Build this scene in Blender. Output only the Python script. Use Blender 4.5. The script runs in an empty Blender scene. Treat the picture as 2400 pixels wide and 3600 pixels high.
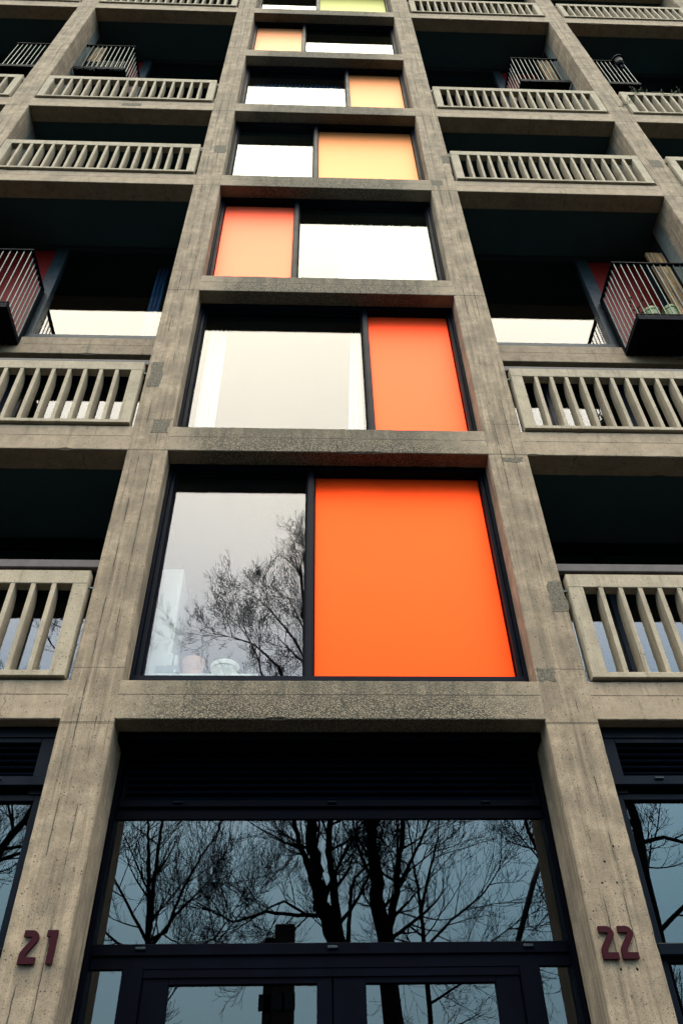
import bpy, bmesh, math, random
from mathutils import Vector, Matrix, noise
random.seed(7)
S = bpy.context.scene
COL = S.collection
G = 4.444                      # height of the first concrete beam above the pavement
H = 2.7                        # storey height
W = 0.353                      # column width
HW = 1.4265                    # half the clear width of a bay
PITCH = 3.192                  # column to column
TB = 0.3245                    # beam height
PI = math.pi
# ------------------------------------------------------------------ materials
class NT:
    def __init__(s, name):
        s.m = bpy.data.materials.new(name); s.m.use_nodes = True
        s.t = s.m.node_tree; s.t.nodes.clear()
        s.out = s.n('ShaderNodeOutputMaterial')
    def n(s, typ, **k):
        nd = s.t.nodes.new(typ)
        for a, v in k.items():
            if a.startswith('i_'):
                key = a[2:]; key = int(key) if key.isdigit() else key.replace('_', ' ')
                if isinstance(v, bpy.types.NodeSocket): s.t.links.new(v, nd.inputs[key])
                else: nd.inputs[key].default_value = v
            else: setattr(nd, a, v)
        return nd
    def math(s, op, a, b=0.0, c=0.0, clamp=False):
        nd = s.n('ShaderNodeMath', operation=op, use_clamp=clamp)
        for i, v in enumerate((a, b, c)):
            if isinstance(v, bpy.types.NodeSocket): s.t.links.new(v, nd.inputs[i])
            else: nd.inputs[i].default_value = v
        return nd.outputs[0]
    def mix(s, f, a, b, mode='MIX'):
        nd = s.n('ShaderNodeMix', data_type='RGBA', blend_type=mode)
        for sock, v in ((nd.inputs[0], f), (nd.inputs[6], a), (nd.inputs[7], b)):
            if isinstance(v, bpy.types.NodeSocket): s.t.links.new(v, sock)
            elif isinstance(v, (int, float)): sock.default_value = v
            else: sock.default_value = (*v, 1)
        return nd.outputs[2]
    def ramp(s, f, lo, hi, a=0.0, b=1.0):
        nd = s.n('ShaderNodeMapRange', i_0=f, i_1=lo, i_2=hi, i_3=a, i_4=b); nd.clamp = True
        return nd.outputs[0]
    def noise(s, vec, scale, detail=4, rough=.55):
        return s.n('ShaderNodeTexNoise', i_Vector=vec, i_Scale=scale, i_Detail=detail, i_Roughness=rough).outputs[0]
    def vor(s, vec, scale, rnd=1.0):
        return s.n('ShaderNodeTexVoronoi', i_Vector=vec, i_Scale=scale, i_Randomness=rnd)
    def scl(s, vec, x, y, z):
        return s.n('ShaderNodeVectorMath', operation='MULTIPLY', i_0=vec, i_1=(x, y, z)).outputs[0]
    def done(s, col, rough=.8, bump=None, bstr=.3, bdist=.01, spec=.3, metal=0.0, coat=0.0, coatr=.05):
        p = s.n('ShaderNodeBsdfPrincipled')
        for key, v in (('Base Color', col), ('Roughness', rough), ('Specular IOR Level', spec), ('Metallic', metal), ('Coat Weight', coat), ('Coat Roughness', coatr)):
            if isinstance(v, bpy.types.NodeSocket): s.t.links.new(v, p.inputs[key])
            elif isinstance(v, (int, float)): p.inputs[key].default_value = v
            else: p.inputs[key].default_value = (*v, 1)
        if bump is not None:
            b = s.n('ShaderNodeBump', i_Strength=bstr, i_Distance=bdist, i_Height=bump)
            s.t.links.new(b.outputs[0], p.inputs['Normal'])
        s.t.links.new(p.outputs[0], s.out.inputs[0])
        return s.m

def concrete(name, light, dark, stain, kind):
    """kind: 'column' 'beam' 'pebble' 'precast'"""
    t = NT(name)
    pos = t.n('ShaderNodeNewGeometry').outputs['Position']
    obj = t.n('ShaderNodeTexCoord').outputs['Object']
    xyz = t.n('ShaderNodeSeparateXYZ', i_0=obj)
    ox, oz = xyz.outputs[0], xyz.outputs[2]
    big = t.noise(pos, 1.7, 6, .6)
    mid = t.noise(pos, 9, 8, .7)
    fine = t.noise(pos, 150, 3, .6)
    c = t.mix(t.ramp(mid, .36, .66), dark, light)
    c = t.mix(t.math('MULTIPLY', t.ramp(big, .50, .66), .55), c, stain)
    c = t.mix(t.ramp(t.noise(pos, 3.3, 7, .65), .56, .40), c, (dark[0]*.8, dark[1]*.82, dark[2]*.85)) if kind == 'column' else c
    c = t.mix(t.ramp(fine, .3, .75, 0.0, .45), c, (light[0]*1.25, light[1]*1.25, light[2]*1.25))
    h = t.math('MULTIPLY', fine, .25)
    # blow holes left by air bubbles, clustered
    v = t.vor(pos, 46); cell = t.n('ShaderNodeSeparateColor', i_0=v.outputs['Color']).outputs[0]
    clus = t.noise(pos, 3.1, 3, .6)
    hole = t.math('MULTIPLY', t.math('LESS_THAN', v.outputs['Distance'], t.math('MULTIPLY', cell, .24)), t.math('GREATER_THAN', t.math('ADD', cell, clus), 1.30 if kind != 'precast' else 1.36))
    v2 = t.vor(pos, 130); cell2 = t.n('ShaderNodeSeparateColor', i_0=v2.outputs['Color']).outputs[1]
    hole2 = t.math('MULTIPLY', t.math('LESS_THAN', v2.outputs['Distance'], .3), t.math('GREATER_THAN', t.math('ADD', cell2, t.math('MULTIPLY', clus, .6)), 1.13))
    hole = t.math('MAXIMUM', hole, hole2)
    lines = None
    def crack(coord, c0, w, wob, sc=(60, 60, 60), mlo=.42, mhi=.5):
        d = t.math('SUBTRACT', coord, c0)
        wn = t.math('MULTIPLY', t.math('SUBTRACT', t.noise(pos, 14, 5, .7), .5), wob)
        d = t.math('ABSOLUTE', t.math('ADD', d, wn))
        rag = t.math('MULTIPLY', t.noise(t.scl(pos, *sc), 1.0, 3, .6), w*1.6)
        return t.math('MULTIPLY', t.math('LESS_THAN', d, rag), t.ramp(t.noise(pos, 2.3, 3, .6), mlo, mhi))
    if kind == 'column':
        streak = t.noise(t.scl(pos, 34, 34, 1.1), 1.0, 4, .6)
        c = t.mix(t.ramp(streak, .53, .66, 0, .5), c, (stain[0]*.9, stain[1]*.9, stain[2]*.9))
        c = t.mix(t.ramp(streak, .45, .30, 0, .5), c, (light[0]*1.2, light[1]*1.16, light[2]*1.1))
        grain = t.noise(t.scl(pos, 6, 6, 90), 1.0, 3, .6)
        c = t.mix(t.ramp(grain, .5, .75, 0, .25), c, dark)
        h = t.math('ADD', h, t.math('MULTIPLY', streak, .8))
        for c0, w in ((-.062, .0075), (.058, .0065)):
            l = crack(ox, c0, w*.6, .014, sc=(90,90,45), mlo=.50, mhi=.56)
            lines = l if lines is None else t.math('MAXIMUM', lines, l)
            halo = t.ramp(t.math('ABSOLUTE', t.math('SUBTRACT', ox, c0)), .03, .0, 0, .35)
            c = t.mix(t.math('MULTIPLY', halo, t.ramp(big, .45, .6)), c, stain)
        zz = t.math('FRACT', t.math('DIVIDE', t.math('SUBTRACT', oz, G), H))
        for q in (0.0015, .998, (TB+.10)/H):
            l = t.math('LESS_THAN', t.math('ABSOLUTE', t.math('SUBTRACT', zz, t.math('ADD', q, t.math('MULTIPLY', t.math('SUBTRACT', t.noise(pos, 18, 4, .7), .5), .002)))), .0012)
            l = t.math('MULTIPLY', l, .8)
            lines = t.math('MAXIMUM', lines, l)
    if kind in ('beam', 'pebble'):
        l = crack(oz, .185, .0042, .006, mlo=.35, mhi=.42)
        lines = l
        for c0 in (-.98, .07, 1.02):
            l2 = crack(ox, c0, .0035, .09, mlo=.52, mhi=.56)
            lines = t.math('MAXIMUM', lines, l2)
        if kind == 'beam':
            streak = t.noise(t.scl(pos, 14, 14, 2.2), 1.0, 4, .6)
            c = t.mix(t.ramp(streak, .58, .70, 0, .5), c, stain)
            c = t.mix(t.ramp(streak, .42, .30, 0, .4), c, (light[0]*1.2, light[1]*1.16, light[2]*1.1))
    if kind == 'pebble':
        v3 = t.vor(pos, 105); cc = t.n('ShaderNodeSeparateColor', i_0=v3.outputs['Color']).outputs[0]
        peb = t.mix(t.ramp(cc, .15, 1.0), (dark[0]*.62, dark[1]*.66, dark[2]*.7), (light[0]*1.12, light[1]*1.12, light[2]*1.1))
        peb = t.mix(t.ramp(v3.outputs['Distance'], .33, .6), peb, (.035, .035, .03))
        ends = t.ramp(t.math('ADD', t.math('ABSOLUTE', ox), t.math('MULTIPLY', t.math('SUBTRACT', big, .5), 1.2)), 1.42, .95)
        low = t.ramp(t.math('ADD', oz, t.math('MULTIPLY', t.math('SUBTRACT', big, .5), .25)), .33, .10, .45, 1.0)
        c = t.mix(t.math('MULTIPLY', t.math('MULTIPLY', ends, low), .85), c, peb)
        drip = t.noise(t.scl(pos, 11, 11, 1.4), 1.0, 5, .65)
        moss = t.ramp(t.math('ADD', oz, t.math('MULTIPLY', t.math('SUBTRACT', drip, .5), .85)), .12, .34)
        c = t.mix(t.math('MULTIPLY', t.math('MULTIPLY', moss, ends), .5), c, (.045, .05, .04))
        h = t.math('ADD', h, t.math('MULTIPLY', t.math('SUBTRACT', 1.0, v3.outputs['Distance']), t.math('MULTIPLY', ends, 1.2)))
    if kind == 'precast':
        drip = t.noise(t.scl(pos, 22, 22, 1.6), 1.0, 5, .65)
        c = t.mix(t.ramp(drip, .54, .68, 0, .55), c, stain)
        sp = t.noise(pos, 95, 3, .7)
        c = t.mix(t.ramp(sp, .52, .7, 0, .5), c, (dark[0]*.6, dark[1]*.62, dark[2]*.6))
    if lines is not None:
        c = t.mix(t.math('MULTIPLY', lines, .82), c, (.03, .028, .025))
        h = t.math('SUBTRACT', h, t.math('MULTIPLY', lines, 1.5))
    c = t.mix(t.math('MULTIPLY', hole, .8), c, (.035, .033, .03))
    h = t.math('SUBTRACT', h, t.math('MULTIPLY', hole, 1.2))
    return t.done(c, .9, h, .55, .006, spec=.12)

def plain(name, col, rough=.6, spec=.3, metal=0.0, var=.15, sc=12, coat=0.0, bstr=.15):
    t = NT(name); pos = t.n('ShaderNodeNewGeometry').outputs['Position']
    n = t.noise(pos, sc, 5, .6)
    c = t.mix(t.ramp(n, .35, .7), tuple(v*(1-var) for v in col), tuple(min(1, v*(1+var)) for v in col))
    r = t.ramp(n, .3, .7, max(0, rough-.08), min(1, rough+.08))
    return t.done(c, r, n, bstr, .002, spec, metal, coat)

def panel_mat(name, col, metal=.6):
    t = NT(name); pos = t.n('ShaderNodeNewGeometry').outputs['Position']
    n = t.noise(pos, 2.2, 4, .5); s = t.vor(pos, 14)
    c = t.mix(t.ramp(n, .3, .7, 0, .10), col, tuple(v*.8 for v in col))
    sc = t.noise(t.scl(pos, 30, 30, 3), 1.0, 5, .7)
    c = t.mix(t.ramp(sc, .70, .80, 0, .25), c, tuple(v*.6 for v in col))
    spots = t.math('MULTIPLY', t.math('LESS_THAN', s.outputs['Distance'], .05), t.math('GREATER_THAN', t.n('ShaderNodeSeparateColor', i_0=s.outputs['Color']).outputs[0], .8))
    c = t.mix(t.math('MULTIPLY', spots, .45), c, (.12, .05, .03))
    return t.done(c, .46, t.noise(pos, 3, 2, .5), .03, .01, spec=.18, metal=metal)

def glass_mat(name, tint, k, ior=1.6):
    t = NT(name); pos = t.n('ShaderNodeNewGeometry').outputs['Position']
    b = t.n('ShaderNodeBump', i_Strength=.012, i_Distance=.02, i_Height=t.noise(pos, 1.3, 2, .5))
    tr = t.n('ShaderNodeBsdfTransparent', i_Color=(*tint, 1))
    gl = t.n('ShaderNodeBsdfGlossy', i_Roughness=0.0, i_Color=(1, 1, 1, 1), i_Normal=b.outputs[0])
    bk = t.n('ShaderNodeNewGeometry').outputs['Backfacing']
    f = t.n('ShaderNodeFresnel', i_IOR=t.ramp(bk, 0.0, 1.0, ior, 1/ior))
    mx = t.n('ShaderNodeMixShader', i_0=t.math('MULTIPLY', f.outputs[0], k, clamp=True), i_1=tr.outputs[0], i_2=gl.outputs[0])
    t.t.links.new(mx.outputs[0], t.out.inputs[0])
    return t.m

M = {}
M['col'] = concrete('board_marked_concrete', (.36, .278, .195), (.175, .135, .095), (.085, .069, .05), 'column')
M['beam'] = concrete('cast_concrete', (.34, .262, .185), (.205, .157, .11), (.115, .094, .07), 'beam')
M['pebble'] = concrete('exposed_aggregate', (.33, .26, .185), (.21, .165, .115), (.11, .092, .066), 'pebble')
M['precast'] = concrete('precast_concrete', (.38, .315, .23), (.27, .222, .16), (.16, .135, .10), 'precast')
M['patch'] = plain('repair_mortar', (.135, .117, .09), .95, .1, var=.45, sc=60, bstr=.6)
M['plaster'] = plain('grey_plaster', (.16, .17, .155), .9, .1)
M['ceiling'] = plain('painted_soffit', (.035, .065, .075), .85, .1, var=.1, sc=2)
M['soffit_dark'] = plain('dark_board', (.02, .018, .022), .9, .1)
M['metal'] = plain('dark_powder_coated_metal', (.0010, .003, .008), .4, .07, var=.25, sc=6)
M['metal_dull'] = plain('dark_painted_metal', (.0008, .0014, .004), .5, .03, var=.3, sc=6)
M['bar'] = plain('galvanised_railing', (.05, .085, .08), .4, .4, metal=.2, var=.2, sc=20)
M['alu'] = plain('grey_aluminium', (.016, .026, .033), .42, .25, metal=.1, var=.3, sc=15)
M['black'] = plain('black_sheet', (.004, .004, .008), .8, .1)
M['wood'] = plain('weathered_timber_rail', (.06, .05, .05), .6, .3, var=.4, sc=8)
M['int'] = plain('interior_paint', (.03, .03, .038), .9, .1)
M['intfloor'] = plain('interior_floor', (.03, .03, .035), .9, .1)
M['white'] = plain('white_paint', (.78, .76, .68), .6, .3, var=.04)
M['dig'] = plain('dark_red_paint', (.026, .001, .005), .6, .1, var=.15)
M['glass'] = glass_mat('window_glass', (.82, .85, .85), .86)
M['shopglass'] = glass_mat('shop_glass', (.42, .48, .50), 1.35)
M['curtain'] = plain('pale_curtain', (.62, .66, .60), .9, .1, var=.1)
M['blue'] = plain('blue_curtain', (.05, .12, .25), .9, .1)
M['terracotta'] = plain('pink_clay_pot', (.62, .34, .26), .8, .2)
M['greybox'] = plain('grey_card_box', (.25, .30, .30), .7, .2)
M['greenpot'] = plain('green_glazed_tub', (.11, .16, .05), .45, .3)
M['leaf'] = plain('leaves', (.03, .05, .02), .7, .2, var=.4)
M['bark'] = plain('bark', (.022, .020, .024), .9, .1, var=.4, sc=30, bstr=.5)
M['asphalt'] = plain('asphalt', (.018, .018, .019), .9, .2, var=.3, sc=40)
M['paving'] = plain('paving', (.013, .014, .016), .9, .2, var=.2, sc=10)
M['kerb'] = plain('kerb_stone', (.25, .24, .22), .9, .2)
M['grass'] = plain('grass_ground', (.012, .016, .010), .95, .1, var=.5, sc=3)
M['farwall'] = plain('far_building_render', (.05, .045, .055), .9, .1)
M['farglass'] = plain('far_window', (.03, .04, .05), .2, .5)
M['crane'] = plain('crane_paint', (.03, .04, .07), .6, .3)
def timber():
    t = NT('timber_cladding'); obj = t.n('ShaderNodeNewGeometry').outputs['Position']
    g = t.noise(t.scl(obj, 40, 40, 1.6), 1.0, 6, .7)
    c = t.mix(t.ramp(g, .38, .62), (.035, .018, .010), (.42, .26, .11))
    bd = t.math('LESS_THAN', t.math('FRACT', t.math('MULTIPLY', t.n('ShaderNodeSeparateXYZ', i_0=obj).outputs[0], 9.0)), .06)
    return t.done(t.mix(bd, c, (.004, .003, .003)), .7, g, .4, .004)
M['timber'] = timber()
PAN = {
 1: panel_mat('orange_panel', (.95, .066, .004)),
 2: panel_mat('vermilion_panel', (.95, .076, .018)),
 3: panel_mat('coral_panel', (.90, .125, .058)),
 4: panel_mat('yellow_panel', (.46, .175, .055)),
 5: panel_mat('amber_panel', (.46, .175, .060)),
 6: panel_mat('apricot_panel', (.46, .188, .078)),
 7: panel_mat('lime_panel', (.20, .215, .040)),
}
PAN['red'] = panel_mat('red_panel', (.15, .007, .005), .0)

# ------------------------------------------------------------------ mesh builder
class MB:
    def __init__(s): s.v = []; s.f = []; s.sm = []
    def add(s, vs, fs, smooth=False):
        b = len(s.v); s.v += [tuple(v) for v in vs]; s.f += [tuple(i+b for i in f) for f in fs]; s.sm += [smooth]*len(fs); return s
    def box(s, x0, x1, y0, y1, z0, z1, bev=0.0):
        if bev <= 0:
            return s.add([(x0,y0,z0),(x1,y0,z0),(x1,y1,z0),(x0,y1,z0),(x0,y0,z1),(x1,y0,z1),(x1,y1,z1),(x0,y1,z1)],
                     [(3,2,1,0),(4,5,6,7),(0,1,5,4),(1,2,6,5),(2,3,7,6),(3,0,4,7)])
        bm = bmesh.new(); bmesh.ops.create_cube(bm, size=1)
        for v in bm.verts: v.co = Vector((x0+(v.co.x+.5)*(x1-x0), y0+(v.co.y+.5)*(y1-y0), z0+(v.co.z+.5)*(z1-z0)))
        bmesh.ops.bevel(bm, geom=bm.edges[:], offset=bev, segments=1, affect='EDGES')
        bm.verts.index_update()
        s.add([v.co[:] for v in bm.verts], [[v.index for v in f.verts] for f in bm.faces]); bm.free(); return s
    def tube(s, pts, rs, n=6, caps=True):
        pts = [Vector(p) for p in pts]; vs = []; fs = []
        prev = None
        for i, p in enumerate(pts):
            d = (pts[min(i+1, len(pts)-1)]-pts[max(i-1, 0)]).normalized()
            if prev is None:
                a = Vector((0, 0, 1)) if abs(d.z) < .9 else Vector((1, 0, 0)); u = d.cross(a).normalized()
            else:
                u = (prev - d*prev.dot(d)); u = u.normalized() if u.length > 1e-6 else d.orthogonal().normalized()
            prev = u; w = d.cross(u); r = rs[i] if hasattr(rs, '__len__') else rs
            for k in range(n):
                a = 2*PI*k/n; vs.append(p+u*(math.cos(a)*r)+w*(math.sin(a)*r))
        for i in range(len(pts)-1):
            for k in range(n):
                k2 = (k+1) % n; fs.append((i*n+k, i*n+k2, (i+1)*n+k2, (i+1)*n+k))
        if caps: fs += [tuple(range(n-1, -1, -1)), tuple((len(pts)-1)*n+k for k in range(n))]
        return s.add(vs, fs, n > 3)
    def lathe(s, c, prof, n=32):
        vs = []; fs = []
        for r, z in prof:
            for k in range(n): a = 2*PI*k/n; vs.append((c[0]+r*math.cos(a), c[1]+r*math.sin(a), c[2]+z))
        for i in range(len(prof)-1):
            for k in range(n): k2 = (k+1) % n; fs.append((i*n+k, i*n+k2, (i+1)*n+k2, (i+1)*n+k))
        fs += [tuple(range(n-1, -1, -1)), tuple((len(prof)-1)*n+k for k in range(n))]
        return s.add(vs, fs, False)
    def rough(s, axis, x0, x1, y0, y1, z0, z1, step=.03, cham=.006, amp=.004, seed=0, eaxis=None):
        """long box whose arrises are chipped and uneven; axis 'x' or 'z' is its length"""
        L0, L1 = (z0, z1) if axis == 'z' else (x0, x1)
        n = max(2, int((L1-L0)/step)); a0, a1 = (x0, x1) if axis == 'z' else (z0, z1)
        vs = []; fs = []
        for i in range(n+1):
            l = L0+(L1-L0)*i/n
            def ch(k):
                q = noise.noise(Vector((l*9+seed, k*7.3, seed)))*.6+noise.noise(Vector((l*31+seed, k*3.1, 2.5)))*.6
                sp = noise.noise(Vector((l*4.1+k*11, seed*1.7, 9)))
                return max(.0015, cham+amp*q+(amp*3.2*max(0, sp-.42)*4 if sp > .42 else 0))
            c = [ch(k) for k in range(4)]
            ring = [(a0, y0+c[0]), (a0+c[0], y0), (a1-c[1], y0), (a1, y0+c[1]), (a1, y1-c[2]), (a1-c[2], y1), (a0+c[3], y1), (a0, y1-c[3])]
            for a, y in ring: vs.append((a, y, l) if axis == 'z' else (l, y, a))
        for i in range(n):
            for k in range(8):
                k2 = (k+1) % 8; fs.append((i*8+k, i*8+k2, (i+1)*8+k2, (i+1)*8+k) if axis == 'z' else (i*8+k2, i*8+k, (i+1)*8+k, (i+1)*8+k2))
        e = (tuple(range(7, -1, -1)), tuple(n*8+k for k in range(8)))
        fs += e if axis == 'z' else tuple(tuple(reversed(q)) for q in e)
        return s.add(vs, fs)

ORG = {}
def ob(name, mb, mat, parent=None, org=(0, 0, 0), label=None, cat=None, group=None, kind=None):
    """links one mesh object; coordinates in mb are facade coordinates (z=0 at the first beam)"""
    me = bpy.data.meshes.new(name)
    me.from_pydata([(x-org[0], y-org[1], z-org[2]) for x, y, z in mb.v], [], mb.f)
    me.polygons.foreach_set('use_smooth', mb.sm); me.materials.append(mat); me.update()
    o = bpy.data.objects.new(name, me); COL.objects.link(o)
    w = Vector((org[0], org[1], org[2]+G)); ORG[o] = w
    if parent: o.parent = parent; o.location = w-ORG[parent]
    else: o.location = w
    tag(o, label, cat, group, kind); return o
def tag(o, label=None, cat=None, group=None, kind=None):
    for k, v in (('label', label), ('category', cat), ('group', group), ('kind', kind)):
        if v: o[k] = v
    return o
def thing(name, org, label, cat, group=None):
    o = bpy.data.objects.new(name, None); COL.objects.link(o); w = Vector((org[0], org[1], org[2]+G))
    o.location = w; ORG[o] = w; o.empty_display_size = .2
    return tag(o, label, cat, group)
def copy_part(o, parent, delta):
    """copy of a part and of its sub-parts, shifted by delta in the parent's space"""
    c = o.copy(); COL.objects.link(c); c.parent = parent; c.location = o.location+Vector(delta); ORG[c] = ORG[o]+Vector(delta)
    for k in o.children:
        d = k.copy(); COL.objects.link(d); d.parent = c; ORG[d] = ORG[k]+Vector(delta)
    return c

# ------------------------------------------------------------------ building
NL = 8                       # beams 1..NL+1
TOP = NL*H+TB
B = thing('apartment_building', (0, .3, -G), 'tall concrete frame apartment block with coloured window panels and slotted balconies', 'building')
BAYS = (-2, -1, 0, 1, 2)
for i in range(-3, 3):
    xc = (i+.5)*PITCH
    mb = MB().rough('z', xc-W/2, xc+W/2, 0, .34, -G, TOP+.3, seed=i*3.7+20)
    ob('column', mb, M['col'], B, (xc, 0, -G))
def bx(i): return i*PITCH-HW, i*PITCH+HW
for i in BAYS:
    x0, x1 = bx(i)
    for k in range(1, NL+2):
        if i != 0 and k in (3, 6): continue            # deck levels: the slab edge is set back there
        z = (k-1)*H+(.027 if k == 1 else 0)
        mb = MB().rough('x', x0, x1, 0.0015*(i % 2), .247 if i else .17, z, (k-1)*H+TB, seed=i*5+k*1.3)
        ob('beam', mb, M['beam'] if i else M['pebble'], B, ((x0+x1)/2, 0, z), label=None if i else 'dark beam of exposed pebbles under a window')
HOLES = [(1.663, -0.823), (1.588, -0.913), (1.546, -1.036), (1.632, -1.034), (1.538, -1.488), (1.627, -1.488)]
# repair patches in the concrete, 3 mm proud
for j, (x0, x1, z0, z1) in enumerate((
    (-1.74, -1.62, 3.62, 4.02), (1.655, 1.7795, .93, 1.22), (1.43, 1.56, .33, .43), (-1.60, -1.44, 9.16, 9.42), (1.665, 1.7795, 9.0, 9.25), (4.73, 4.90, 9.05, 9.3),
    (1.44, 1.60, 8.26, 8.42), (-3.2, -2.9, 10.9, 11.0), (-1.60, -1.45, 2.93, 3.12), (1.53, 1.72, 2.6, 2.66))):
    mb = MB(); n = 7
    P = []
    for a in range(4*n):
        u = (a % n)/n; s_ = a//n
        px, pz = ((x0+(x1-x0)*u, z0), (x1, z0+(z1-z0)*u), (x1-(x1-x0)*u, z1), (x0, z1-(z1-z0)*u))[s_]
        P.append((px+random.uniform(-.011, .011), pz+random.uniform(-.011, .011)))
    m = len(P)
    mb.add([(x, -.002, z) for x, z in P]+[(x, .02, z) for x, z in P], [tuple(range(m))]+[(a, a+m, (a+1) % m+m, (a+1) % m) for a in range(m)])
    ob('repair_patch', mb, M['patch'], B, ((x0+x1)/2, 0, z0))
for j, (x, z) in enumerate(HOLES):
    mb = MB(); n = 9; P = [(x+math.cos(a*2*PI/n)*random.uniform(.004, .009), z+math.sin(a*2*PI/n)*random.uniform(.004, .009)) for a in range(n)]
    mb.add([(a, -.0015, b) for a, b in P]+[(a, .01, b) for a, b in P], [tuple(range(n))]+[(a, a+n, (a+1) % n+n, (a+1) % n) for a in range(n)])
    ob('drill_hole', mb, M['black'], B, (x, 0, z))
# slabs, party walls, back wall, roof
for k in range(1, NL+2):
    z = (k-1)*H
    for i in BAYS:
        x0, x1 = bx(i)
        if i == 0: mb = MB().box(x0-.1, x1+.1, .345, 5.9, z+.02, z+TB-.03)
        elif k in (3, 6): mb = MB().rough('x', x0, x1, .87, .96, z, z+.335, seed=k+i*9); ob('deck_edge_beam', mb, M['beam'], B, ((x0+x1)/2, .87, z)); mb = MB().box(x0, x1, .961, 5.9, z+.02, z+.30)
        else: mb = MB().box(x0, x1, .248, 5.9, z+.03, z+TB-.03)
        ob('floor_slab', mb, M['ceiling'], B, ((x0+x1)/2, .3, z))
for i in range(-3, 3):
    xc = (i+.5)*PITCH
    mb = MB().box(xc-W/2+.012, xc+W/2-.012, .341, .55, -G, TOP)
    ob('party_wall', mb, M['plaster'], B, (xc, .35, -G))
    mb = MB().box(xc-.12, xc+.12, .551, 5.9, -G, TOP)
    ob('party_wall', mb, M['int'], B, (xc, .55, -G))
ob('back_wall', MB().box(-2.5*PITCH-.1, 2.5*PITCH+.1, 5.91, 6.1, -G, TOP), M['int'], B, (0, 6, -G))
ob('roof', MB().box(-2.5*PITCH-.2, 2.5*PITCH+.2, .02, 6.2, TOP+.301, TOP+.5), M['beam'], B, (0, 3, TOP))

# central windows -------------------------------------------------
MULL = {1: -.157, 2: .42, 3: -.39, 4: -.145, 5: .40, 6: -.405, 7: -.13, 8: .3}
SIDE = {1: 'R', 2: 'R', 3: 'L', 4: 'R', 5: 'R', 6: 'L', 7: 'R', 8: 'L'}
LAB = {1: 'large glossy orange panel of the lowest window', 2: 'orange-red panel', 3: 'coral red panel', 4: 'pale yellow panel', 5: 'narrow amber panel', 6: 'small apricot panel', 7: 'lime yellow panel', 8: 'apricot panel'}
for k in range(1, NL+1):
    zb = (k-1)*H+TB; zt = k*H+.018
    org = (0, .2, zb)
    w = HW
    mb = MB()
    for sx in (-1, 1):
        a, b = sorted((sx*(w-.001), sx*(w-.035))); mb.box(a, b, .171, .30, zb, zt)
        a, b = sorted((sx*(w-.035), sx*(w-.068))); mb.box(a, b, .205, .30, zb, zt, .003)
    mb.box(-w+.035, w-.035, .171, .30, zb, zb+.15)
    mb.box(-w+.035, w-.035, .171, .30, zt-.07, zt)
    win = ob('window', mb, M['metal'], B, org)
    mx = MULL[k]; zi0, zi1 = zb+.15, zt-.07
    ob('mullion', MB().box(mx-.032, mx+.032, .19, .30, zi0, zi1, .003).box(mx-.018, mx+.018, .178, .19, zi0, zi1), M['metal'], win, org)
    gx = (-w+.068, mx-.032); px = (mx+.032, w-.068)
    if SIDE[k] == 'L': gx, px = (mx+.032, w-.068), (-w+.068, mx-.032)
    ob('glass_pane', MB().box(gx[0], gx[1], .262, .268, zi0, zi1), M['glass'], win, org)
    gm = MB(); t_ = .016
    gm.box(gx[0], gx[0]+t_, .25, .262, zi0, zi1).box(gx[1]-t_, gx[1], .25, .262, zi0, zi1).box(gx[0]+t_, gx[1]-t_, .25, .262, zi0, zi0+t_).box(gx[0]+t_, gx[1]-t_, .25, .262, zi1-t_, zi1)
    ob('glazing_gasket', gm, M['black'], win, org)
    ob('coloured_panel', MB().box(px[0]+.006, px[1]-.006, .264, .284, zi0+.006, zi1-.006, .003), PAN[k] if k < 8 else PAN[6], win, org, label=LAB[k])

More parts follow.
